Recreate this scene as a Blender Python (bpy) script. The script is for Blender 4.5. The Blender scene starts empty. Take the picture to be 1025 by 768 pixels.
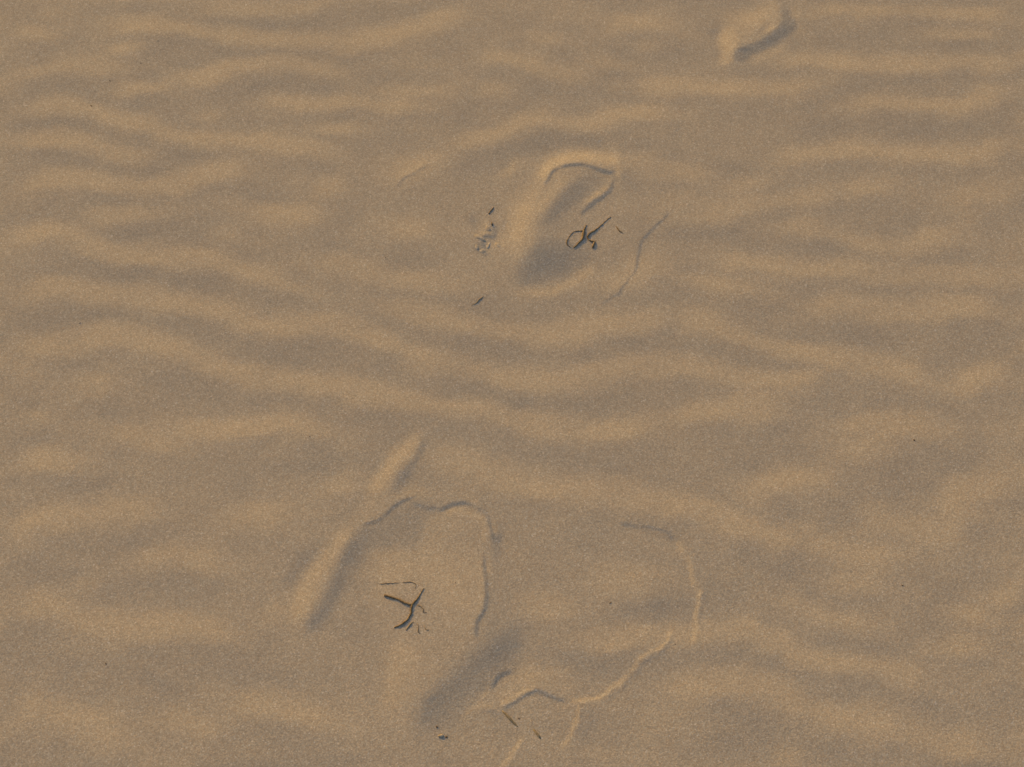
import bpy, math, random
import numpy as np

random.seed(7)
rng = np.random.default_rng(11)
C = bpy.context.scene.collection
sc = bpy.context.scene
PI = math.pi

# ------------------------------------------------------------------ camera
W, H = 1025.0, 768.0
CAM_H, PITCH, HFOV = 1.6, math.radians(62), math.radians(40)
F = W / 2 / math.tan(HFOV / 2)
SP, CP = math.sin(PITCH), math.cos(PITCH)

cam = bpy.data.cameras.new('camera')
cam.sensor_width = 36
cam.lens = 18 / math.tan(HFOV / 2)
cam.clip_start, cam.clip_end = 0.01, 400
co = bpy.data.objects.new('camera', cam)
co.location = (0, 0, CAM_H)
co.rotation_euler = (PI / 2 - PITCH, 0, 0)
C.objects.link(co)
cam.dof.use_dof = True
cam.dof.focus_distance = 1.74
cam.dof.aperture_fstop = 16.0
sc.camera = co


def ground(px, py, z=0.0):
    """point of the sand at a place measured in the photograph"""
    u = (px - W / 2) / F
    v = -(py - H / 2) / F
    dy, dz = CP + v * SP, -SP + v * CP
    t = (CAM_H - z) / -dz
    return u * t, dy * t


def project(x, y):
    d = y * CP + CAM_H * SP
    return W / 2 + F * x / d, H / 2 - F * (y * SP - CAM_H * CP) / d


# ------------------------------------------------------------------ numpy helpers
def hash2(ix, iy, seed):
    n = (ix.astype(np.int64) * 374761393 + iy.astype(np.int64) * 668265263 + seed * 974634777) & 0x7fffffff
    n = ((n ^ (n >> 13)) * 1274126177) & 0x7fffffff
    n = n ^ (n >> 16)
    return (n & 0xffff) / 32767.5 - 1.0


def vnoise(x, y, seed=0):
    x0, y0 = np.floor(x), np.floor(y)
    fx, fy = x - x0, y - y0
    fx = fx * fx * fx * (fx * (fx * 6 - 15) + 10)
    fy = fy * fy * fy * (fy * (fy * 6 - 15) + 10)
    a, b = hash2(x0, y0, seed), hash2(x0 + 1, y0, seed)
    c, d = hash2(x0, y0 + 1, seed), hash2(x0 + 1, y0 + 1, seed)
    return (a + (b - a) * fx) * (1 - fy) + (c + (d - c) * fx) * fy


def smooth_line(pts, step=5.0):
    p = np.array(pts, float)
    if len(p) == 1:
        p = np.vstack([p, p + 0.01])
    out = []
    n = len(p)
    for i in range(n - 1):
        a, b, c, d = p[max(i - 1, 0)], p[i], p[i + 1], p[min(i + 2, n - 1)]
        k = max(1, int(np.hypot(*(c - b)) / step))
        for j in range(k):
            t = j / k
            out.append(0.5 * ((2 * b) + (c - a) * t + (2 * a - 5 * b + 4 * c - d) * t * t + (3 * b - a - 3 * c + d) * t ** 3))
    out.append(p[-1])
    return np.array(out)


# ------------------------------------------------------------------ relief survey of the sand
# each ripple's lit flank as a line measured on the ground: (points, half width, strength)
R = []
def r(*pts, w=9, a=1.0):
    R.append((pts, w, a))

r((180, 3), (250, 4), (350, 2), w=7)
r((28, 10), (78, 12), w=6, a=.6)
r((7, 30), (70, 37), w=6, a=.8)
r((95, 32), (116, 25), (158, 25), (197, 31), (240, 37), (300, 41), (340, 44), (365, 39), (411, 28), (446, 18), (478, 16), w=7)
r((102, 49), (148, 47), w=5, a=.7)
r((0, 79), (46, 69), (81, 65), (140, 70), w=7, a=.8)
r((169, 76), (204, 76), (232, 67), (281, 62), (309, 65), (338, 76), (355, 86), w=7)
r((102, 90), (141, 88), (183, 91), w=6, a=.9)
r((7, 114), (49, 107), (77, 107), (112, 118), (148, 128), (169, 135), (218, 139), (267, 142), (309, 148), (345, 155), w=7)
r((246, 102), (299, 102), (359, 104), (393, 105), (440, 108), w=7)
r((193, 116), (225, 112), w=5, a=.6)
r((309, 127), (369, 130), w=6, a=.8)
r((0, 142), (49, 139), (84, 142), (112, 151), (134, 160), (165, 162), w=8)
r((0, 195), (21, 188), (46, 181), (88, 181), (123, 186), (169, 185), (207, 174), (239, 170), (267, 169), w=8)
r((306, 188), (352, 190), w=8, a=.8)
r((70, 220), (116, 216), (151, 213), (186, 216), w=7, a=.8)
r((239, 211), (281, 214), (334, 213), w=7, a=.9)
r((0, 243), (28, 236), (56, 230), (77, 239), (105, 251), (148, 258), (197, 258), (246, 269), (288, 289), (316, 294), w=8)
r((204, 232), (225, 234), (253, 243), w=6, a=.6)
r((306, 260), (352, 264), (372, 273), (418, 283), (470, 285), w=10, a=.9)
r((464, 56), (513, 56), (537, 65), (555, 74), (583, 72), (597, 77), w=7)
r((590, 21), (639, 21), (682, 30), w=8)
r((576, 53), (611, 61), (640, 70), w=6, a=.7)
r((632, 46), (668, 49), w=6, a=.6)
r((520, 32), (555, 39), w=5, a=.5)
r((467, 88), (520, 90), w=7, a=.8)
r((442, 148), (481, 137), (513, 127), (541, 120), (594, 123), (611, 116), (653, 112), (689, 116), w=7)
r((618, 86), (689, 85), (725, 88), (770, 90), (806, 84), (830, 83), w=8)
r((369, 176), (407, 169), (439, 162), (464, 155), w=8, a=.9)
r((502, 172), (523, 163), w=4, a=1)
r((376, 225), (407, 229), (446, 229), w=9, a=.8)
r((618, 158), (664, 165), w=8, a=.7)
r((629, 207), (682, 207), (714, 207), w=10, a=.7)
r((799, 14), (851, 9), (904, 7), (946, 14), (1025, 18), w=7)
r((911, 35), (946, 33), (1003, 35), w=6, a=.9)
r((760, 60), (820, 61), (876, 63), (936, 63), (1024, 63), w=7)
r((834, 109), (876, 102), (932, 105), (967, 104), (981, 95), (1024, 88), w=8)
r((770, 162), (799, 153), (834, 148), (883, 151), (946, 155), (981, 151), (1024, 141), w=8)
r((707, 186), (746, 186), (781, 179), w=8, a=.8)
r((830, 197), (855, 188), (890, 186), (911, 197), w=8, a=.9)
r((939, 204), (971, 197), (1020, 190), w=8, a=.8)
r((749, 232), (792, 229), (834, 236), (862, 244), (904, 246), (932, 239), (974, 234), w=8, a=.9)
r((700, 260), (728, 262), (770, 264), (806, 269), (848, 271), (904, 276), (967, 276), (995, 276), (1020, 283), w=8)
r((665, 275), (707, 282), (735, 290), (781, 290), w=8, a=.9)
r((785, 317), (820, 308), (862, 306), (904, 313), (946, 308), (981, 308), (1020, 320), w=10)
r((665, 313), (700, 320), (735, 333), (778, 345), (820, 357), (862, 361), (890, 368), (918, 380), (943, 394), w=9)
r((946, 387), (974, 377), (1003, 373), (1024, 384), w=11)
r((660, 424), (700, 413), (735, 406), (770, 405), (795, 391), w=10)
r((816, 433), (862, 424), (904, 420), (932, 429), (960, 443), w=10)
r((735, 503), (760, 489), (792, 479), (823, 471), (844, 457), w=12)
r((918, 514), (967, 493), (1024, 485), w=12)
r((7, 296), (32, 290), (63, 287), (91, 294), (127, 296), (169, 301), (211, 308), (239, 320), (267, 327), (299, 326), (330, 324), (365, 334), (400, 348), (435, 361), (471, 370), (513, 378), (555, 380), (597, 373), (639, 364), (689, 365), (718, 370), (753, 377), (806, 380), (834, 370), w=9)
r((7, 355), (35, 347), (77, 343), (105, 336), (141, 340), (176, 348), (211, 363), (239, 375), (267, 380), (302, 385), (340, 389), (372, 394), (407, 403), (453, 408), (499, 415), (541, 428), (590, 433), (639, 429), (668, 419), w=9)
r((70, 377), (95, 382), (120, 389), w=8, a=.9)
r((10, 363), (40, 368), w=8, a=.6)
r((21, 419), (53, 421), w=7, a=.8)
r((98, 429), (134, 435), (162, 443), (190, 444), w=8, a=.9)
r((158, 422), (197, 429), (246, 428), (288, 422), (316, 428), (345, 440), w=9)
r((11, 468), (28, 461), (49, 457), (70, 468), (88, 475), w=10)
r((0, 544), (14, 533), (46, 519), (88, 513), (116, 509), (148, 514), (176, 521), w=10)
r((225, 519), (267, 512), (302, 509), w=9, a=.8)
r((327, 489), (362, 481), w=8, a=.8)
r((362, 304), (400, 310), (443, 319), (488, 329), (527, 334), (569, 333), (604, 326), (646, 322), (685, 312), w=9)
r((583, 282), (618, 278), (646, 268), (689, 271), w=9, a=.8)
r((428, 457), (464, 464), (499, 475), (541, 487), (583, 489), (632, 496), (676, 506), (707, 512), (742, 526), (770, 537), (806, 537), (834, 551), (883, 556), (911, 547), w=11)
r((400, 493), (435, 493), w=6, a=.7)
r((120, 561), (148, 558), (176, 552), (204, 559), (229, 568), w=10)
r((70, 584), (105, 578), w=8, a=.5)
r((0, 610), (21, 600), (49, 603), (81, 621), (120, 625), (162, 623), (197, 623), (225, 633), (246, 642), w=12)
r((7, 723), (39, 711), (70, 718), (98, 726), (123, 741), (141, 751), w=13)
r((155, 723), (183, 721), (204, 732), (218, 748), w=11)
r((214, 705), (253, 705), (295, 711), (323, 723), (355, 732), w=11)
r((583, 582), (629, 579), (668, 589), w=11, a=.8)
r((516, 600), (555, 610), (590, 621), w=11, a=.7)
r((569, 639), (611, 642), (646, 635), (711, 632), (753, 632), (778, 642), (799, 658), (823, 663), (862, 665), (894, 672), (918, 684), (946, 698), w=10)
r((848, 524), (883, 521), (918, 526), (946, 537), (965, 512), (1003, 505), w=10, a=.7)
r((806, 567), (834, 579), (862, 584), (890, 598), w=9, a=.9)
r((763, 586), (785, 596), (813, 614), (841, 619), (869, 628), (890, 635), w=9, a=.9)
r((946, 611), (974, 618), (995, 621), w=8, a=.8)
r((985, 604), (1024, 590), w=9, a=.7)
r((932, 649), (974, 646), (1010, 649), w=9, a=.7)
r((660, 704), (686, 687), (721, 683), (756, 685), (781, 695), (806, 709), (834, 718), (883, 723), (918, 734), (953, 746), (1003, 751), w=13, a=1.1)
r((763, 757), (813, 760), w=9, a=.7)
r((481, 705), (513, 688), (534, 674), (562, 677), (594, 688), w=9, a=.6)
r((534, 640), (555, 660), (594, 667), (636, 656), w=12, a=-.6)
r((639, 614), (682, 610), w=9, a=-.5)

r((360, 95), (433, 90), (470, 89), w=7, a=.7)
r((633, 166), (677, 171), (725, 186), w=7, a=.8)
r((672, 216), (750, 205), (800, 198), (848, 188), w=8, a=.8)
r((440, 174), (490, 158), (555, 141), (620, 145), w=8, a=-.5)
r((838, 459), (875, 441), (906, 422), w=12, a=.9)
r((250, 470), (300, 462), (345, 462), w=9, a=-.3)

# prints, cracks, heaves: (points, half width, strength)
D = []
def d(*pts, w=2, a=-1.0):
    D.append((pts, w, a * (.80 if w < 3 else 1.0)))

# middle print
d((540, 184), (551, 166), (571, 158), (595, 157), (612, 162), (616, 170), w=7.5, a=2.5)
d((541, 186), (528, 208), (519, 228), (507, 246), w=9, a=1.0)
d((546, 186), (553, 173), (565, 167.5), (581, 166), (595, 170), (610, 174.5), (616, 173), w=1.4, a=-4)
d((615, 180), (610.5, 192), (600, 200), (588, 208.5), (582, 217), w=1.9, a=-2.8)
d((610, 184), (600, 194), (584, 205), w=2.6, a=1.4)
d((574, 177), (560, 186), (546, 205), (537, 221), w=5, a=1.0)
d((590, 183), (572, 196), (555, 210), (541, 224), (539, 235), w=8, a=-.7)
d((576, 264), (551, 265), (532, 271), (520, 275), w=10, a=-.9)
d((583, 251), (553, 250), (530, 255), w=9, a=-.5)
d((515, 291), (540, 293), (560, 289), (580, 278), (597, 265), w=4, a=.9)
d((527, 200), (516, 219), (525, 233), (506, 240), w=15, a=1.0)
d((669, 212), (662, 222.5), (649, 233), (642, 245), (639, 256.5), (637, 266), (633, 274), w=1.15, a=-2.0)
d((633, 274), (623, 289), (614, 297.5), (600, 304.5), w=1.15, a=-1.9)
d((397, 188), (407, 177.5), (428, 167), w=1.2, a=-2.0)
d((402, 176), (424, 162), w=3, a=.7)
d((600, 143), (602, 139), w=1.3, a=-1.5)
d((491, 222), (493, 226), (497, 232), (495, 236), w=1.6, a=-2.6)
d((496, 236), (485, 238), (481, 243), w=1.8, a=-2.4)
d((482, 243), (487, 249), w=2, a=-2.4)
d((484, 253), (487, 258), w=1.8, a=-2.2)
d((476, 247), (481, 252), w=1.7, a=-2)
d((506, 219), (503, 226), w=1.5, a=-1.5)
d((477, 234), (486, 232), w=3, a=2)
d((490, 246), (503, 245), w=3, a=1.8)
d((488, 227), (486, 221), w=3, a=1.2)
d((473, 215), (475, 224), w=3, a=-.9)
d((612, 158), (619, 168), (618, 181), w=3.5, a=1.1)
# near print
d((468, 512), (482, 524), (487, 545), w=3, a=.8)
d((439, 511.6), (453, 505), (467.6, 504), (479, 509), (487.7, 519), (492, 530), (495, 543), w=1.7, a=-3.6)
d((445, 513), (460, 509), (474, 512), w=3, a=.7)
d((501, 527), (499, 546), (495, 559), w=4, a=-1.5)
d((490, 552), (489, 578), w=2.4, a=1.1)
d((484, 555), (487, 586), (486, 610), (478, 623), (477, 639), w=1.7, a=-3)
d((480, 560), (483, 590), (481, 612), w=3, a=.6)
d((364, 526), (383, 519), (393, 509), (407.5, 500), (417.5, 497), w=1.6, a=-2.4)
d((413, 503), (430, 510), (439, 507), w=1.8, a=-1.2)
d((362, 557), (390, 554), (412, 552), w=5, a=.6)
d((372, 575), (420, 567), (452, 590), (458, 615), w=19, a=.55)
d((410, 640), (395, 680), (393, 712), w=13, a=.7)
d((376, 490), (382, 477), (400, 456), (417, 438), w=5, a=.8)
d((426, 441), (414, 464), (398, 490), w=4, a=-.9)
d((349, 530), (331, 554), (309, 579), (299, 610), (295, 635), w=8, a=.7)
d((358, 535), (343, 568), (327, 607), (308, 634), w=7, a=-.8)
d((318, 549), (281, 588), w=7, a=-.7)
d((258, 617), (288, 600), w=8, a=.7)
d((455, 532), (462, 548), w=12, a=-.45)
d((523, 632), (499, 653), (471, 667), (446, 688), (428, 709), (424, 735), w=11, a=-.6)
d((437, 698), (426, 704), w=2, a=-1.4)
d((514, 671), (500.5, 676), (492, 689), w=1.7, a=-3.2)
d((489, 691), (480, 699), w=2.2, a=1.4)
d((516, 643), (520, 648), w=1.6, a=-1.2)
d((500, 707), (519, 695.5), (535, 687), w=2, a=1.8)
d((502.6, 710), (521, 699.5), (536.5, 691), w=1.6, a=-3.4)
d((536.5, 691), (549, 695.5), (566, 703.5), w=1.6, a=-3.8)
d((482, 712), (497, 714), (504, 723), w=1.8, a=-1.0)
d((463, 719), (474, 709), (495, 706), w=2.4, a=1.0)
d((671.6, 630), (668, 641), (660, 650), (650, 653), (640, 660.5), (636, 667), (631.5, 673), (624, 681), (617, 686), (608, 694), (600, 698), (585, 700.5), (568, 703), w=2.0, a=2.0)
d((675, 634), (665, 653), (645, 664), (636, 676), (620, 691), (604, 703), w=2, a=-1.0)
d((579, 704), (577.7, 719), (572, 734), (561, 748), w=2.3, a=1.8)
d((583, 709), (582, 722), (576, 738), w=2, a=-.8)
d((523, 738), (514, 753), (501.5, 768), w=2.5, a=2.0)
d((622, 524), (654, 530), (666, 533), (676, 540), w=1.3, a=-2)
d((676, 542), (689, 560), (693, 579), (698, 590), w=2.2, a=1.8)
d((592, 712), (589, 730), (580, 745), w=5, a=-.5)
d((385, 481), (372, 505), (353, 529), w=9, a=.6)
d((698, 588), (700, 594), (696, 612), (697, 632), (690, 646), w=2.0, a=2.0)
d((704, 594), (700, 613), (700, 634), w=1.8, a=-.8)
# far print
d((738, 50), (755, 47), (772, 40), (785, 32), (793, 26), (789, 16), (782, 6), (778, -6), w=4, a=-.5)
d((738, 50), (751, 50.5), w=1.5, a=-1)
d((727, 30), (725.5, 44), (730, 58), w=5.5, a=.6)
d((735, 22), (760, 17), (770, 6), w=9, a=.8)
d((766, 33), (778, 27), w=3, a=1.2)
d((759, 32), (768, 26), w=2, a=-.9)
d((711, 36), (721, 29), w=4.5, a=-1.0)
d((751, 64), (766, 56), (787, 43), w=4, a=.7)
d((799, 20), (794, 8), w=4, a=.6)

# ------------------------------------------------------------------ height field from the survey
DX = 0.0013
X0, X1, Y0, Y1 = -0.90, 0.90, 0.28, 1.62
gx = np.arange(X0, X1, DX)
gy = np.arange(Y0, Y1, DX)
GX, GY = np.meshgrid(gx, gy)
PX, PY = project(GX, GY)
row_py = PY[:, 0]
warp_x = 5.0 * vnoise(PX / 26, PY / 20, 3)
warp_y = 2.6 * vnoise(PX / 30, PY / 16, 4) + 1.8 * vnoise(PX / 13, PY / 9, 5) + .9 * vnoise(PX / 6, PY / 5, 15)
fine_x = 1.3 * vnoise(PX / 9, PY / 8, 33) + .9 * vnoise(PX / 4.5, PY / 4, 34)
fine_y = 1.1 * vnoise(PX / 9, PY / 8, 35) + .8 * vnoise(PX / 4.5, PY / 4, 36)
FAINT = np.clip(.95 + .5 * vnoise(PX / 10, PY / 9, 37) + .3 * vnoise(PX / 5, PY / 5, 38), .5, 1.4)
WIDTH_J = 1 + .28 * vnoise(PX / 30, PY / 22, 6)


def stroke(S, pts, w, a, warp, taper, mode):
    line = smooth_line(pts)
    seg = np.hypot(*np.diff(line, axis=0).T)
    arc = np.concatenate([[0], np.cumsum(seg)])
    L = arc[-1]
    reach = w * 2.6 + (6 if warp else 1)
    rows = np.where((row_py > line[:, 1].min() - reach) & (row_py < line[:, 1].max() + reach))[0]
    if len(rows) == 0:
        return
    r0, r1 = rows[0], rows[-1] + 1
    cols = np.where((PX[r0:r1].max(0) > line[:, 0].min() - reach) & (PX[r0:r1].min(0) < line[:, 0].max() + reach))[0]
    if len(cols) == 0:
        return
    c0, c1 = cols[0], cols[-1] + 1
    px = PX[r0:r1, c0:c1]
    py = PY[r0:r1, c0:c1]
    if warp:
        px = px + warp_x[r0:r1, c0:c1]
        py = py + warp_y[r0:r1, c0:c1]
    elif w < 5:
        jit = .9 if w < 1.35 else .3 if w < 1.75 else .95
        px = px + jit * fine_x[r0:r1, c0:c1]
        py = py + jit * fine_y[r0:r1, c0:c1]
    best = np.full(px.shape, 1e9)
    at = np.zeros(px.shape)
    for i in range(len(line) - 1):
        ax, ay = line[i]
        bx, by = line[i + 1]
        lo, hi = min(ax, bx) - reach, max(ax, bx) + reach
        cc = np.where((px.max(0) > lo) & (px.min(0) < hi))[0]
        rr = np.where((py.max(1) > min(ay, by) - reach) & (py.min(1) < max(ay, by) + reach))[0]
        if len(cc) == 0 or len(rr) == 0:
            continue
        s = np.s_[rr[0]:rr[-1] + 1, cc[0]:cc[-1] + 1]
        qx, qy = px[s], py[s]
        ll = max((bx - ax) ** 2 + (by - ay) ** 2, 1e-6)
        t = np.clip(((qx - ax) * (bx - ax) + (qy - ay) * (by - ay)) / ll, 0, 1)
        dd = (qx - ax - t * (bx - ax)) ** 2 + (qy - ay - t * (by - ay)) ** 2
        m = dd < best[s]
        best[s] = np.where(m, dd, best[s])
        at[s] = np.where(m, arc[i] + t * seg[i], at[s])
    ww = w * (1.3 * WIDTH_J[r0:r1, c0:c1] if warp else 1.0)
    g = np.exp(-.75 * (best / ww ** 2) ** (1.25 if warp else 1.0))
    if not warp and w < 5:
        g = g * FAINT[r0:r1, c0:c1]
    if taper > 0 and L > 2:
        tp = min(taper, L * .4)
        e = np.clip(np.minimum(at, L - at) / tp, 0, 1)
        g = g * (.25 + .75 * e * e * (3 - 2 * e))
    if mode == 'max':
        S[r0:r1, c0:c1] = np.maximum(S[r0:r1, c0:c1], a * g) if a > 0 else S[r0:r1, c0:c1] + a * g
    else:
        S[r0:r1, c0:c1] += a * g


# frequency grid
ky = 2 * PI * np.fft.fftfreq(len(gy), DX)[:, None]
kx = 2 * PI * np.fft.rfftfreq(len(gx), DX)[None, :]
K2 = kx ** 2 + ky ** 2


def blur(A, sigma):
    return np.fft.irfft2(np.fft.rfft2(A) * np.exp(-.5 * K2 * sigma ** 2), s=A.shape)


SR = np.zeros_like(GX)
for pts, w, a in R:
    stroke(SR, pts, w, a, True, 42, 'max')
inside = np.clip(np.minimum.reduce([PX + 25, 1050 - PX, PY + 25, 793 - PY]) / 40, 0, 1)
inside = inside * inside * (3 - 2 * inside)
norm = blur(inside, .055) + 1e-3
SR = (SR - blur(SR * inside, .055) / norm) * inside
SR += .16 * vnoise(PX / 34 + 2.2 * vnoise(PX / 90, PY / 60, 8), PY / 13, 9) + .10 * vnoise(PX / 15, PY / 9, 10)
SD = np.zeros_like(GX)
for pts, w, a in D:
    stroke(SD, pts, w, a, False, 5 if w < 4 else 12, 'sum')
# trodden flats and deep places: (outline, strength, softness)
P = [
    (((785.6, 8), (791, 15), (798, 27), (785.6, 41), (770.6, 49), (753, 55), (744.6, 63), (736.4, 63), (735, 55), (738, 48.5), (751.5, 47), (754, 45), (766.5, 38), (780, 28.7), (783, 20.5), (780, 11)), -1.05, 1.5),
    (((719.4, 30), (725.5, 26), (735, 31.4), (740.5, 41), (736.4, 48), (733.7, 54.6), (733.7, 64), (721.4, 65.6), (722.8, 52), (719.4, 39.6)), 1.25, 2.5),
    (((715, 12), (775, 5), (780, 24), (757, 38), (740, 40), (725, 26)), .5, 5),
    (((518, 275), (522.6, 261), (536.7, 245), (553, 240), (572, 240), (581, 247), (590.6, 252), (588, 261), (576.6, 268), (565, 276.5), (550.8, 282), (536.7, 285), (522.6, 283.5)), -.75, 2.5),
    (((543.7, 223.7), (553, 207), (572, 186), (590.6, 177), (602, 175.7), (600, 186), (581, 205), (562.5, 216.7), (560, 235.5), (536.7, 242.5)), -.55, 4),
    (((420, 714), (420, 706), (435, 693), (458.6, 676), (478, 656.5), (499, 641), (523, 626), (527, 639), (521, 652), (512, 669), (499, 676), (488.6, 688.6), (476, 701.5), (463, 712), (452, 727), (433, 727)), -.85, 6),
    (((428, 520), (450, 508), (475, 508), (487, 535), (486, 600), (477, 640), (445, 668), (420, 720), (397, 732), (383, 705), (388, 660), (385, 640), (370, 610), (380, 560), (420, 552)), .32, 4),
    (((490, 560), (503, 585), (522, 628), (500, 650), (480, 656), (477, 640), (486, 614)), -.45, 5),
    (((413, 434), (422, 436), (407.5, 463), (390, 489), (370, 491.6), (373, 477), (393, 451.5)), .75, 2.5),
    (((426, 438.6), (413, 463), (404.6, 488.7), (393, 493), (396, 483), (410, 460), (422, 441.5)), -.85, 2),
    (((351.6, 527.4), (357, 529), (341.6, 557.5), (321.5, 592), (307, 620.5), (290, 606), (296, 589), (318.7, 557.5)), .6, 4),
    (((361.6, 526), (369, 534.6), (361.6, 563), (338.7, 603), (313, 632), (310, 620.5), (336, 580), (353, 537.5)), -.55, 3),
    (((367, 528), (393, 511), (417, 500), (438, 513), (425, 520), (420, 548), (395, 551), (374, 553), (358, 568)), -.55, 3),
]


def in_poly(px, py, poly):
    hit = np.zeros(px.shape, bool)
    n = len(poly)
    for i in range(n):
        (x1, y1), (x2, y2) = poly[i], poly[(i + 1) % n]
        if y1 == y2:
            continue
        c = ((y1 > py) != (y2 > py)) & (px < (x2 - x1) * (py - y1) / (y2 - y1) + x1)
        hit ^= c
    return hit


for poly, a, soft in P:
    q = smooth_line(list(poly) + [poly[0]], 3)
    SD += a * blur(in_poly(PX + .7 * warp_x + 1.2 * fine_x, PY + .7 * warp_y + 1.2 * fine_y, q).astype(float), soft * .00135)
# the ripples are trodden out inside the prints
calm = np.zeros_like(GX)
stroke(calm, ((590, 175), (555, 215), (540, 265)), 34, 1, False, 0, 'sum')
stroke(calm, ((460, 525), (450, 600), (400, 690)), 40, 1, False, 0, 'sum')
stroke(calm, ((780, 10), (740, 45)), 22, 1, False, 0, 'sum')
SR *= 1 - .8 * np.clip(calm, 0, 1)

SUN_EL = math.radians(16)
SUN_AZ = math.atan2(.80, -.60)          # the sun stands beyond the sand, to the left
LX, LY = -math.cos(SUN_AZ), -math.sin(SUN_AZ)   # ground direction the light travels
RIPPLE_SLOPE, DETAIL_SLOPE = .116, .100
S = RIPPLE_SLOPE * SR + DETAIL_SLOPE * SD
S = np.where(S < -.12, -.12 - .10 * np.tanh((-.12 - S) / .10), S)
edge = np.clip(np.minimum.reduce([GX - X0, X1 - GX, GY - Y0, Y1 - GY]) / .05, 0, 1)
S = S * edge
DL = 1j * (kx * LX + ky * LY)
SH = np.fft.rfft2(S)
HH = np.conj(DL) * SH / (np.abs(DL) ** 2 + .06 * K2 + (2 * PI / .45) ** 2 * .5)
HH[0, 0] = 0
hcore = np.fft.irfft2(HH, s=S.shape)
wmask = inside * edge


def procedural(x, y):
    """ripples of the sand round about"""
    q = y + .05 * vnoise(x / .35, y / .5, 21) + .022 * vnoise(x / .13, y / .2, 22) + .03 * x
    amp = .0007 * (1 + .6 * vnoise(x / .25, y / .15, 23))
    far = np.clip(1 - (np.hypot(x, y - .9) - 1.5) / 2.0, 0, 1)
    h = amp * np.sin(2 * PI * q / .062) * far
    return h + .02 * vnoise(x / 1.7 + 5, y / 1.3, 25) * np.clip((np.hypot(x, y - .9) - 1.2) / 1.5, 0, 1)


def grow(first, sp):
    out, s, p = [], sp, first
    while p < 1.0:
        s *= 1.016; p += s; out.append(p)
    while p < 60:
        s *= 1.09; p += s; out.append(p)
    return np.array(out)


tail = grow(0.0, DX)
ax_x = np.concatenate([X0 - tail[::-1], gx, gx[-1] + tail])
ax_y = np.concatenate([Y0 - tail[::-1], gy, gy[-1] + tail])
nt = len(tail)
AX, AY = np.meshgrid(ax_x, ax_y)
HZ = procedural(AX, AY)
core = np.s_[nt:nt + len(gy), nt:nt + len(gx)]
HZ[core] = HZ[core] * (1 - wmask) + hcore * wmask
print('relief mm: min %.2f max %.2f; core slope max %.2f' % (hcore.min() * 1e3, hcore.max() * 1e3, np.abs(np.diff(hcore, axis=0)).max() / DX))


def height(x, y):
    i = np.clip((x - X0) / DX, 0, len(gx) - 2)
    j = np.clip((y - Y0) / DX, 0, len(gy) - 2)
    i0, j0 = int(i), int(j)
    fx, fy = i - i0, j - j0
    h = HZ[core]
    return float((h[j0, i0] * (1 - fx) + h[j0, i0 + 1] * fx) * (1 - fy) + (h[j0 + 1, i0] * (1 - fx) + h[j0 + 1, i0 + 1] * fx) * fy)


def on_sand(px, py, lift=0.0):
    z = 0.0
    for _ in range(4):
        x, y = ground(px, py, z)
        z = height(x, y) + lift
    return np.array((x, y, z))


# ------------------------------------------------------------------ materials
def nodes(name, rough=.9):
    m = bpy.data.materials.new(name)
    m.use_nodes = True
    nt_ = m.node_tree
    b = nt_.nodes['Principled BSDF']
    b.inputs['Roughness'].default_value = rough
    b.inputs['Specular IOR Level'].default_value = .15
    return m, nt_, b


def N(t, kind, **kw):
    n = t.nodes.new(kind)
    for k, v in kw.items():
        if k in n.inputs:
            n.inputs[k].default_value = v
        else:
            setattr(n, k, v)
    return n


def ramp(t, stops):
    n = t.nodes.new('ShaderNodeValToRGB')
    cr = n.color_ramp
    while len(cr.elements) < len(stops):
        cr.elements.new(.5)
    for e, (p, c) in zip(cr.elements, stops):
        e.position = p
        e.color = (*c, 1) if len(c) == 3 else c
    return n


BASE = (.388, .313, .235)


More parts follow.
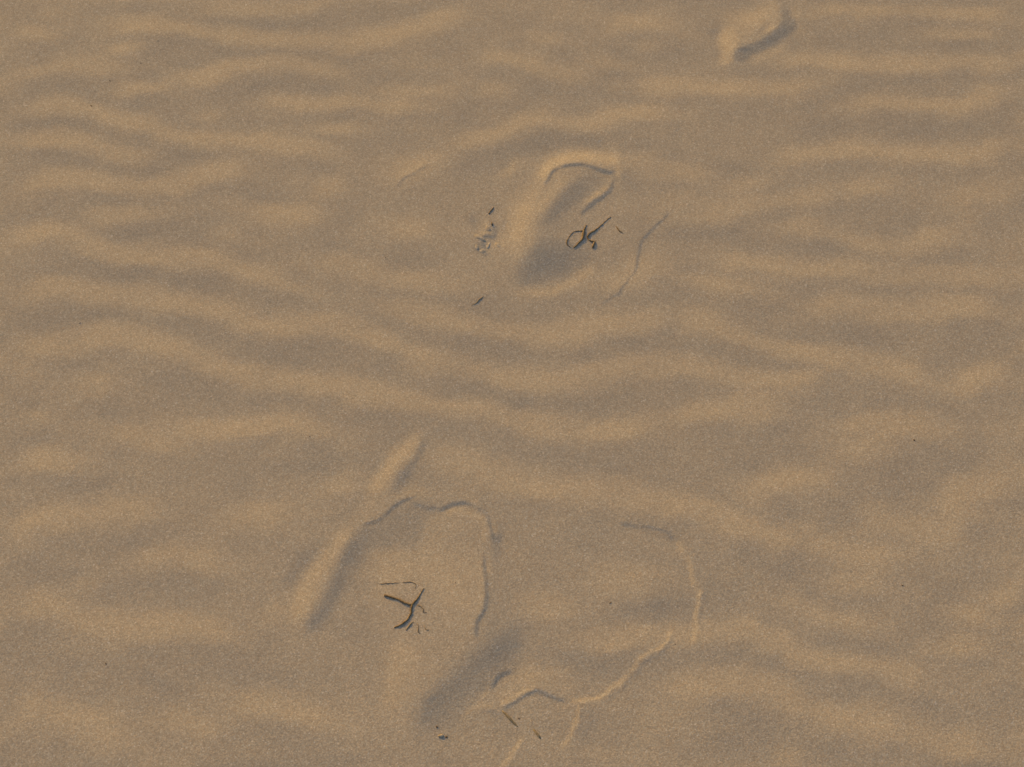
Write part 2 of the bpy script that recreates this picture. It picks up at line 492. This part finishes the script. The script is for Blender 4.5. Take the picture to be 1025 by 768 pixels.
def sand_material():
    m, t, b = nodes('sand', .95)
    L = t.links.new
    geo = N(t, 'ShaderNodeNewGeometry')
    pos = geo.outputs['Position']
    # separate grains, each with its own tint
    vor = N(t, 'ShaderNodeTexVoronoi', Scale=760.0)
    L(pos, vor.inputs['Vector'])
    sep = N(t, 'ShaderNodeSeparateColor')
    L(vor.outputs['Color'], sep.inputs['Color'])
    grain = ramp(t, [(0, tuple(c * .77 for c in BASE)), (.3, tuple(c * .92 for c in BASE)), (.7, tuple(c * 1.05 for c in BASE)),
                     (.97, tuple(c * 1.22 for c in BASE)), (1, (BASE[0] * 1.4, BASE[1] * 1.48, BASE[2] * 1.65))])
    L(sep.outputs[0], grain.inputs['Fac'])
    # hue of the grains
    hue = N(t, 'ShaderNodeMix', data_type='RGBA', blend_type='MULTIPLY')
    hue.inputs[0].default_value = .55
    tint = ramp(t, [(0, (1.06, .95, .84)), (.5, (1, 1, 1)), (1, (.93, 1.02, 1.1))])
    L(sep.outputs[1], tint.inputs['Fac'])
    L(grain.outputs['Color'], hue.inputs[6])
    L(tint.outputs['Color'], hue.inputs[7])
    # drifts of slightly different sand
    big = N(t, 'ShaderNodeTexNoise', Scale=9.0, Detail=5.0, Roughness=.6)
    L(pos, big.inputs['Vector'])
    br = ramp(t, [(.3, (.95, .95, .96)), (.7, (1.05, 1.04, 1.02))])
    L(big.outputs['Fac'], br.inputs['Fac'])
    mx = N(t, 'ShaderNodeMix', data_type='RGBA', blend_type='MULTIPLY')
    mx.inputs[0].default_value = 1
    L(hue.outputs[2], mx.inputs[6])
    L(br.outputs['Color'], mx.inputs[7])
    L(mx.outputs[2], b.inputs['Base Color'])
    # rough surface of the grains
    n1 = N(t, 'ShaderNodeTexNoise', Scale=420.0, Detail=3.0, Roughness=.65)
    n2 = N(t, 'ShaderNodeTexNoise', Scale=95.0, Detail=2.0, Roughness=.5)
    L(pos, n1.inputs['Vector'])
    L(pos, n2.inputs['Vector'])
    add = N(t, 'ShaderNodeMath', operation='MULTIPLY_ADD')
    add.inputs[1].default_value = .2
    L(n2.outputs['Fac'], add.inputs[0])
    L(n1.outputs['Fac'], add.inputs[2])
    bp = N(t, 'ShaderNodeBump', Strength=.46, Distance=.0009)
    L(add.outputs[0], bp.inputs['Height'])
    L(bp.outputs['Normal'], b.inputs['Normal'])
    return m


def bark_material(name, dark, light):
    m, t, b = nodes(name, .8)
    L = t.links.new
    geo = N(t, 'ShaderNodeNewGeometry')
    n1 = N(t, 'ShaderNodeTexNoise', Scale=420.0, Detail=4.0)
    L(geo.outputs['Position'], n1.inputs['Vector'])
    rp = ramp(t, [(.35, dark), (.65, light)])
    L(n1.outputs['Fac'], rp.inputs['Fac'])
    L(rp.outputs['Color'], b.inputs['Base Color'])
    bp = N(t, 'ShaderNodeBump', Strength=.6, Distance=.0006)
    L(n1.outputs['Fac'], bp.inputs['Height'])
    L(bp.outputs['Normal'], b.inputs['Normal'])
    return m


M_SAND = sand_material()
M_BARK = bark_material('bark', (.14, .09, .045), (.26, .175, .095))
M_ROOT = bark_material('dry_root', (.19, .135, .08), (.30, .22, .135))
M_SEED = bark_material('seed', (.10, .068, .042), (.18, .12, .075))
M_STONE = bark_material('pale_stone', (.30, .22, .14), (.46, .36, .25))
M_DUST = bark_material('sandy_bark', (.19, .14, .075), (.30, .225, .135))


# ------------------------------------------------------------------ objects
def props(o, label=None, cat=None, group=None, kind=None):
    for k, v in (('label', label), ('category', cat), ('group', group), ('kind', kind)):
        if v:
            o[k] = v
    return o


def mesh_from_arrays(name, verts, quads, mat, loc=(0, 0, 0)):
    me = bpy.data.meshes.new(name)
    v = np.asarray(verts, np.float32) - np.asarray(loc, np.float32)
    me.vertices.add(len(v))
    me.vertices.foreach_set('co', v.ravel())
    q = np.asarray(quads, np.int32)
    me.loops.add(q.size)
    me.loops.foreach_set('vertex_index', q.ravel())
    me.polygons.add(len(q))
    me.polygons.foreach_set('loop_start', np.arange(0, q.size, q.shape[1], dtype=np.int32))
    me.polygons.foreach_set('use_smooth', np.ones(len(q), bool))
    me.materials.append(mat)
    me.update(calc_edges=True)
    o = bpy.data.objects.new(name, me)
    o.location = loc
    C.objects.link(o)
    return o


# the sand, and the three prints pressed into it
ny, nx = AX.shape
V = np.stack([AX, AY, HZ], -1).reshape(-1, 3)
idx = np.arange(ny * nx).reshape(ny, nx)
Q = np.stack([idx[:-1, :-1], idx[:-1, 1:], idx[1:, 1:], idx[1:, :-1]], -1)
FX = .25 * (AX[:-1, :-1] + AX[1:, 1:]) * 2
FY = .25 * (AY[:-1, :-1] + AY[1:, 1:]) * 2
FPX, FPY = project(FX, np.maximum(FY, 0))


PRINTS = [
    ('footprint with a raised toe rim and dark deep heel, holding the curled twig', 
     ((537, 190), (543, 173), (555, 160), (575, 151), (598, 149), (613, 155), (619, 168), (618, 182), (611, 196), (600, 205),
      (588, 214), (583, 224), (588, 240), (590, 256), (578, 272), (556, 284), (536, 287), (514, 281), (506, 268), (517, 245), (527, 215))),
    ('broad shallow footprint nearest the viewer, holding the dark forked twig',
     ((432, 512), (447, 502), (468, 500), (483, 506), (494, 521), (499, 545), (494, 570), (492, 610), (486, 630), (500, 645),
      (470, 672), (447, 695), (430, 725), (405, 738), (385, 730), (378, 700), (384, 660), (386, 635), (378, 600), (382, 575), (412, 555), (424, 530))),
    ('far footprint at the top edge of the photo with a dark right side',
     ((716, 36), (722, 28), (735, 18), (742, 0), (745, -15), (790, -15), (793, 4), (801, 22), (795, 32), (775, 45), (755, 54), (742, 63), (726, 63), (719, 48))),
]
owner = np.zeros(FX.shape, np.int8)
for k, (lab, poly) in enumerate(PRINTS, 1):
    p = smooth_line(list(poly) + [poly[0]], 4)
    owner[in_poly(FPX, FPY, p) & (FY > Y0) & (FY < Y1)] = k


def patch(name, sel, loc=(0, 0, 0)):
    q = Q[sel]
    used = np.unique(q)
    return mesh_from_arrays(name, V[used], np.searchsorted(used, q), M_SAND, loc)


props(patch('sand_ground', owner == 0), kind='structure')
for k, (lab, poly) in enumerate(PRINTS, 1):
    cx, cy = np.mean(FX[owner == k]), np.mean(FY[owner == k])
    props(patch('footprint', owner == k, (cx, cy, height(cx, cy))), lab, 'footprint', 'footprints walking away over the sand')


def tube_mesh(name, pts, radii, mat, sides=8, jitter=.12, seed=0, flat=1.0):
    """one bent woody piece: rings along a smoothed line, closed at both ends; pts in world metres"""
    rg = np.random.default_rng(seed)
    p = np.array(pts, float)
    rad = np.interp(np.linspace(0, 1, 50), np.linspace(0, 1, len(radii)), radii)
    line = smooth_line(p, .0025) if False else None
    dense = []
    n = len(p)
    for i in range(n - 1):
        a, b, c, e = p[max(i - 1, 0)], p[i], p[i + 1], p[min(i + 2, n - 1)]
        k = max(2, int(np.linalg.norm(c - b) / .0022))
        for j in range(k):
            t = j / k
            dense.append(.5 * (2 * b + (c - a) * t + (2 * a - 5 * b + 4 * c - e) * t * t + (3 * b - a - 3 * c + e) * t ** 3))
    dense.append(p[-1])
    dense = np.array(dense)
    dense[1:-1] += rg.normal(0, .00022, (len(dense) - 2, 3))
    m = len(dense)
    rr = np.interp(np.linspace(0, 49, m), np.arange(50), rad)
    base = dense[0].copy()
    tang = np.gradient(dense, axis=0)
    tang /= np.linalg.norm(tang, axis=1)[:, None]
    vs, qs = [], []
    up = np.array((0, 0, 1.0))
    for i in range(m):
        t = tang[i]
        u = np.cross(up, t)
        u /= max(np.linalg.norm(u), 1e-6)
        w = np.cross(t, u)
        for s in range(sides):
            an = 2 * PI * s / sides
            q = rr[i] * (1 + jitter * rg.uniform(-1, 1))
            vs.append(dense[i] + q * (math.cos(an) * u + flat * math.sin(an) * w))
    for i in range(m - 1):
        for s in range(sides):
            s2 = (s + 1) % sides
            qs.append((i * sides + s, i * sides + s2, (i + 1) * sides + s2, (i + 1) * sides + s))
    me = bpy.data.meshes.new(name)
    faces = qs + [tuple(range(sides))[::-1], tuple(range((m - 1) * sides, m * sides))]
    me.from_pydata([tuple(v - base) for v in vs], [], faces)
    me.polygons.foreach_set('use_smooth', np.ones(len(me.polygons), bool))
    me.materials.append(mat)
    me.update()
    return me, base


def piece(name, px_pts, lifts, radii_px, mat, parent=None, origin=None, seed=0, flat=1.0):
    if len(lifts) == 1:
        lifts = lifts * len(px_pts)
    pts = [on_sand(x, y, (l * .12 - .12) * 1e-3 + .15 * .00125 * q) for (x, y), l, q in zip(px_pts, lifts, np.interp(np.linspace(0, 1, len(px_pts)), np.linspace(0, 1, len(radii_px)), radii_px))]
    me, base = tube_mesh(name, pts, [q * .00125 * .88 for q in radii_px], mat, seed=seed, flat=flat)
    o = bpy.data.objects.new(name, me)
    C.objects.link(o)
    if parent is None:
        o.location = base
    else:
        o.parent = parent
        o.location = base - np.array(parent.location)
    return o


def empty(name, loc, label, cat, group=None):
    o = bpy.data.objects.new(name, None)
    o.empty_display_size = .02
    o.location = loc
    C.objects.link(o)
    return props(o, label, cat, group)


# dark forked twig in the near print
t = empty('forked_twig', on_sand(408, 611), 'dark brown forked twig lying on the near footprint', 'twig')
piece('stem', [(384.6, 596), (392, 598), (400, 600.5), (405, 603.5), (411.8, 605.5)], [3.5, 3, 2.6, 2.2, 1.8], [1.25, 1.2, 1.15, 1.35, 1.35], M_BARK, t, seed=1)
piece('branch', [(411.8, 605.5), (415.5, 602.5), (418.6, 598), (421, 594), (424.5, 589)], [1.8, 1.6, 1.3, .8, -.2], [1.25, 1.0, .9, .5, .35], M_BARK, t, seed=2)
piece('branch', [(411.8, 605.5), (411.6, 611), (410.3, 616), (407, 621), (401, 625.5), (394.5, 628.5)], [1.8, 1.8, 1.6, 1.2, 1.0, .3], [1.3, 1.2, 1.1, 1.05, 1.0, .8], M_BARK, t, seed=3)

# thin bits round the forked twig
o = piece('rootlet', [(380, 584.3), (388, 584), (396, 583.4), (405, 583), (412, 582.6), (416, 585), (415.6, 589)], [.2, .35, .3, .05, .3, .4, -.2], [.3, .6, .5, .35, .5, .6, .35], M_ROOT, seed=4)
props(o, 'thin pale rootlet lying level just above the forked twig', 'twig')
o = piece('twig_piece', [(417.5, 605.5), (421, 607), (423.5, 610), (424, 613), (427, 613.3)], [.2, .5, .6, .5, 0], [.5, .7, .7, .6, .4], M_ROOT, seed=5)
props(o, 'hooked brown twig bit right of the fork of the dark twig', 'twig')
o = piece('twig_piece', [(414, 622.6), (411, 625), (408.6, 628), (406.6, 631)], [.2, .5, .5, .3], [.5, .75, .75, .5], M_ROOT, seed=6)
props(o, 'short straight twig bit just below the forked twig', 'twig')
o = piece('twig_piece', [(418, 624), (419, 628), (418.5, 632), (420.5, 634)], [.1, .4, .5, .1], [.35, .6, .65, .4], M_ROOT, seed=7)
props(o, 'small upright sliver of root right of the short straight twig bit', 'twig')
o = piece('twig_piece', [(425, 626), (426.5, 630), (429, 631)], [.1, .3, .1], [.35, .5, .35], M_ROOT, seed=8)
props(o, 'tiniest curved root fragment at the lower right of the forked twig', 'twig')

# curled twig in the heel of the middle print
t = empty('curled_twig', on_sand(584, 236), 'dark curled twig with a loop, in the heel of the middle footprint', 'twig')
piece('stem', [(586.8, 225), (585.3, 229), (584, 233), (583.6, 238), (581, 241.5), (577, 245.5), (574, 248)], [1.5, 2.2, 3.2, 3.2, 2.4, 1.4, 0], [.5, .8, 1.7, 1.8, 1.2, 1.1, .7], M_BARK, t, seed=11)
piece('branch', [(583.3, 231.5), (580, 231.3), (576, 231.5), (572.5, 233.5), (569.3, 238), (567.2, 242), (567.6, 245), (571, 247.6)], [2.6, 2.2, 1.6, 1.0, .7, .8, .7, .2], [.7, .6, .45, .4, .5, .8, .8, .6], M_BARK, t, seed=12)
o = piece('crooked_twig', [(611, 217), (606, 221.5), (600, 227), (594, 231.5), (590, 234), (587.7, 237.3), (589.3, 240), (592, 241.2), (594.6, 242), (594.3, 245), (593.2, 248.5)],
          [.5, 1, 1.4, 1.7, 2, 2.2, 2.2, 2, 1.8, 1.4, .3], [.4, .5, .55, .65, .8, 1.15, 1.1, .9, 1.5, 1.5, 1.0], M_BARK, seed=13)
props(o, 'dark crooked twig with a thin raised arm, right of the curled twig', 'twig')
o = piece('twig_piece', [(616.5, 226.6), (619, 229.4), (620.5, 232), (623.6, 233.8)], [.4, .9, .9, .3], [.5, .8, .85, .5], M_BARK, seed=14)
props(o, 'short dark splinter right of the crooked twig', 'twig')

# left of the middle print
o = piece('twig_piece', [(494, 207.8), (491.6, 211), (489, 214.3)], [.5, .9, .4], [.55, .8, .6], M_SEED, seed=15)
props(o, 'short dark twig bit at the top of the crumbled sand left of the middle footprint', 'twig')
o = piece('twig_piece', [(492, 222.5), (493, 226)], [.6, .4], [.9, .8], M_SEED, seed=16)
props(o, 'stubby dark twig bit within the crumbled sand left of the middle footprint', 'twig')
o = piece('twig_piece', [(472, 305.8), (476.5, 303.4), (481, 299), (484, 296.5), (488, 294.8)], [.1, .6, .7, .6, 0], [.3, .55, .65, .5, .25], M_DUST, seed=17)
props(o, 'thin brown twig lying slantwise below left of the middle footprint', 'twig')

# half-buried sticks at the bottom
o = piece('buried_stick', [(502.6, 711.5), (506, 715), (511, 720.5), (518.6, 728)], [-3, -1.5, -1.5, -4], [.7, 1.3, 1.4, .7], M_DUST, seed=18, flat=.7)
props(o, 'sand-coated stick half sunk under the peaked sand crease at the bottom', 'twig')
o = piece('buried_stick', [(534, 730.5), (537, 734), (541, 739.5)], [-3, -1, -4], [.9, 1.5, .9], M_DUST, seed=19, flat=.8)
props(o, 'short thick stub of stick right of the longer sunk stick', 'twig')


def lump(name, px, py, rad_px, squash, mat, seed, sink=.3, tall=.75):
    rg = np.random.default_rng(seed)
    import bmesh
    bm = bmesh.new()
    bmesh.ops.create_icosphere(bm, subdivisions=3, radius=1)
    ph = rg.uniform(0, 6.28, 6)
    an = rg.uniform(0, PI)
    R_ = rad_px * .00125
    ca, sa = math.cos(an), math.sin(an)
    for v in bm.verts:
        x, y, z = v.co
        k = 1 + .14 * math.sin(2.3 * x + ph[0]) + .12 * math.sin(2.9 * y + ph[1]) + .1 * math.sin(3.1 * z + ph[2]) + .05 * math.sin(6 * x + 5 * y + ph[3])
        x, y, z = x * k * R_ * 1.2, y * k * R_ * squash, z * k * R_ * tall
        v.co = (x * ca - y * sa, x * sa + y * ca, z)
    me = bpy.data.meshes.new(name)
    bm.to_mesh(me)
    bm.free()
    me.polygons.foreach_set('use_smooth', np.ones(len(me.polygons), bool))
    me.materials.append(mat)
    o = bpy.data.objects.new(name, me)
    p = on_sand(px, py)
    o.location = (p[0], p[1], p[2] + R_ * (.35 - sink))
    C.objects.link(o)
    return o


o = lump('pebble', 441, 737, 2.2, .8, M_STONE, 31, .15, .35)
props(o, 'small pale pebble below the dark heel of the near footprint', 'pebble')
o = lump('sand_crumb', 447, 738, 1.0, .8, M_SEED, 32, .3, .45)
props(o, 'dark crumb touching the right side of the pale pebble', 'crumb')
o = lump('sand_crumb', 437, 727.5, 1.0, .7, M_SEED, 33, .3, .45)
props(o, 'dark crumb just above the pale pebble', 'crumb')

CLODS = [
    (480.5, 238.5, 3.6, .6, 51, 'flat sand clod at the left of the crumbled patch, beside a dark crack'),
    (489, 245, 3.0, .55, 52, 'flat sand clod in the middle of the crumbled patch left of the middle footprint'),
    (483.5, 251.5, 2.6, .7, 53, 'flat sand clod at the bottom of the crumbled patch left of the middle footprint'),
    (488.5, 229, 2.8, .6, 54, 'upper flat sand clod in the crumbled patch, next to the stubby dark twig bit'),
    (500, 246.5, 3.2, .5, 55, 'rightmost flat sand clod in the crumbled patch left of the middle footprint'),
    (477.5, 247, 2.0, .7, 56, 'smallest sand clod at the lower left of the crumbled patch'),
]
for px, py, q, sq, seed, lab in CLODS:
    o = lump('sand_clod', px, py, q * 1.35, sq, M_SAND, seed, .45, .24)
    props(o, lab, 'clod', 'crumbled sand clods left of the middle footprint')

SPECKS = [
    (158, 41, 1.1, 'dark seed speck, uppermost of the slanting row of four at upper left'),
    (141, 63.5, 1.1, 'dark seed speck, second from the top of the slanting row of four at upper left'),
    (110, 81, 1.2, 'dark seed speck, third from the top of the slanting row of four at upper left'),
    (91.5, 106, 1.6, 'longest dark seed speck, lowest of the slanting row of four at upper left'),
    (80, 323.5, 1.1, 'dark seed speck alone near the left edge at mid height'),
    (386, 258, 1.0, 'tiny dark speck left of the crumbled sand by the middle footprint'),
    (106, 664.5, 1.3, 'dark seed speck alone at lower left on a grey trough'),
    (611, 603.5, 1.4, 'dark seed speck left of the bright upright sand crease'),
    (915, 440.5, 1.5, 'flat dark seed speck on the ripple crest at right'),
    (903, 586, 1.4, 'dark seed speck at lower right between two ripples'),
    (519.3, 719.3, 1.0, 'tiny dark speck beside the sunk stick at the bottom'),
    (456, 583.5, .8, 'tiny dark speck in the near footprint right of the rootlet'),
    (310, 437, .9, 'tiny dark speck on the ripple left of the raised sand ridge'),
    (676, 645, .9, 'tiny dark speck under the lower end of the upright sand crease'),
]
for k, (px, py, q, lab) in enumerate(SPECKS):
    o = lump('seed', px, py, q * .72, .6, M_SEED, 40 + k, .3, .5)
    props(o, lab, 'seed', 'dark specks scattered on the sand')

# ------------------------------------------------------------------ light
w = bpy.data.worlds.new('World')
sc.world = w
w.use_nodes = True
wt = w.node_tree
bg = wt.nodes['Background']
sky = wt.nodes.new('ShaderNodeTexSky')
sky.sky_type = 'NISHITA'
sky.sun_disc = False
sky.sun_elevation = SUN_EL
sky.sun_rotation = PI / 2 - SUN_AZ
sky.dust_density = 2.5
wt.links.new(sky.outputs['Color'], bg.inputs['Color'])
bg.inputs['Strength'].default_value = .15

sun = bpy.data.lights.new('sun', 'SUN')
sun.energy = 3.0
sun.angle = math.radians(1.5)
sun.color = (1.0, .585, .02)
so = bpy.data.objects.new('sun', sun)
dirv = np.array((LX * math.cos(SUN_EL), LY * math.cos(SUN_EL), -math.sin(SUN_EL)))
from mathutils import Vector
so.rotation_euler = Vector(dirv).to_track_quat('-Z', 'Y').to_euler()
so.location = (-1.5, 2.5, 2)
C.objects.link(so)

sc.view_settings.view_transform = 'Standard'
sc.view_settings.look = 'None'
sc.view_settings.exposure = 0.33
sc.view_settings.gamma = 1.0
sc.view_settings.use_curve_mapping = False
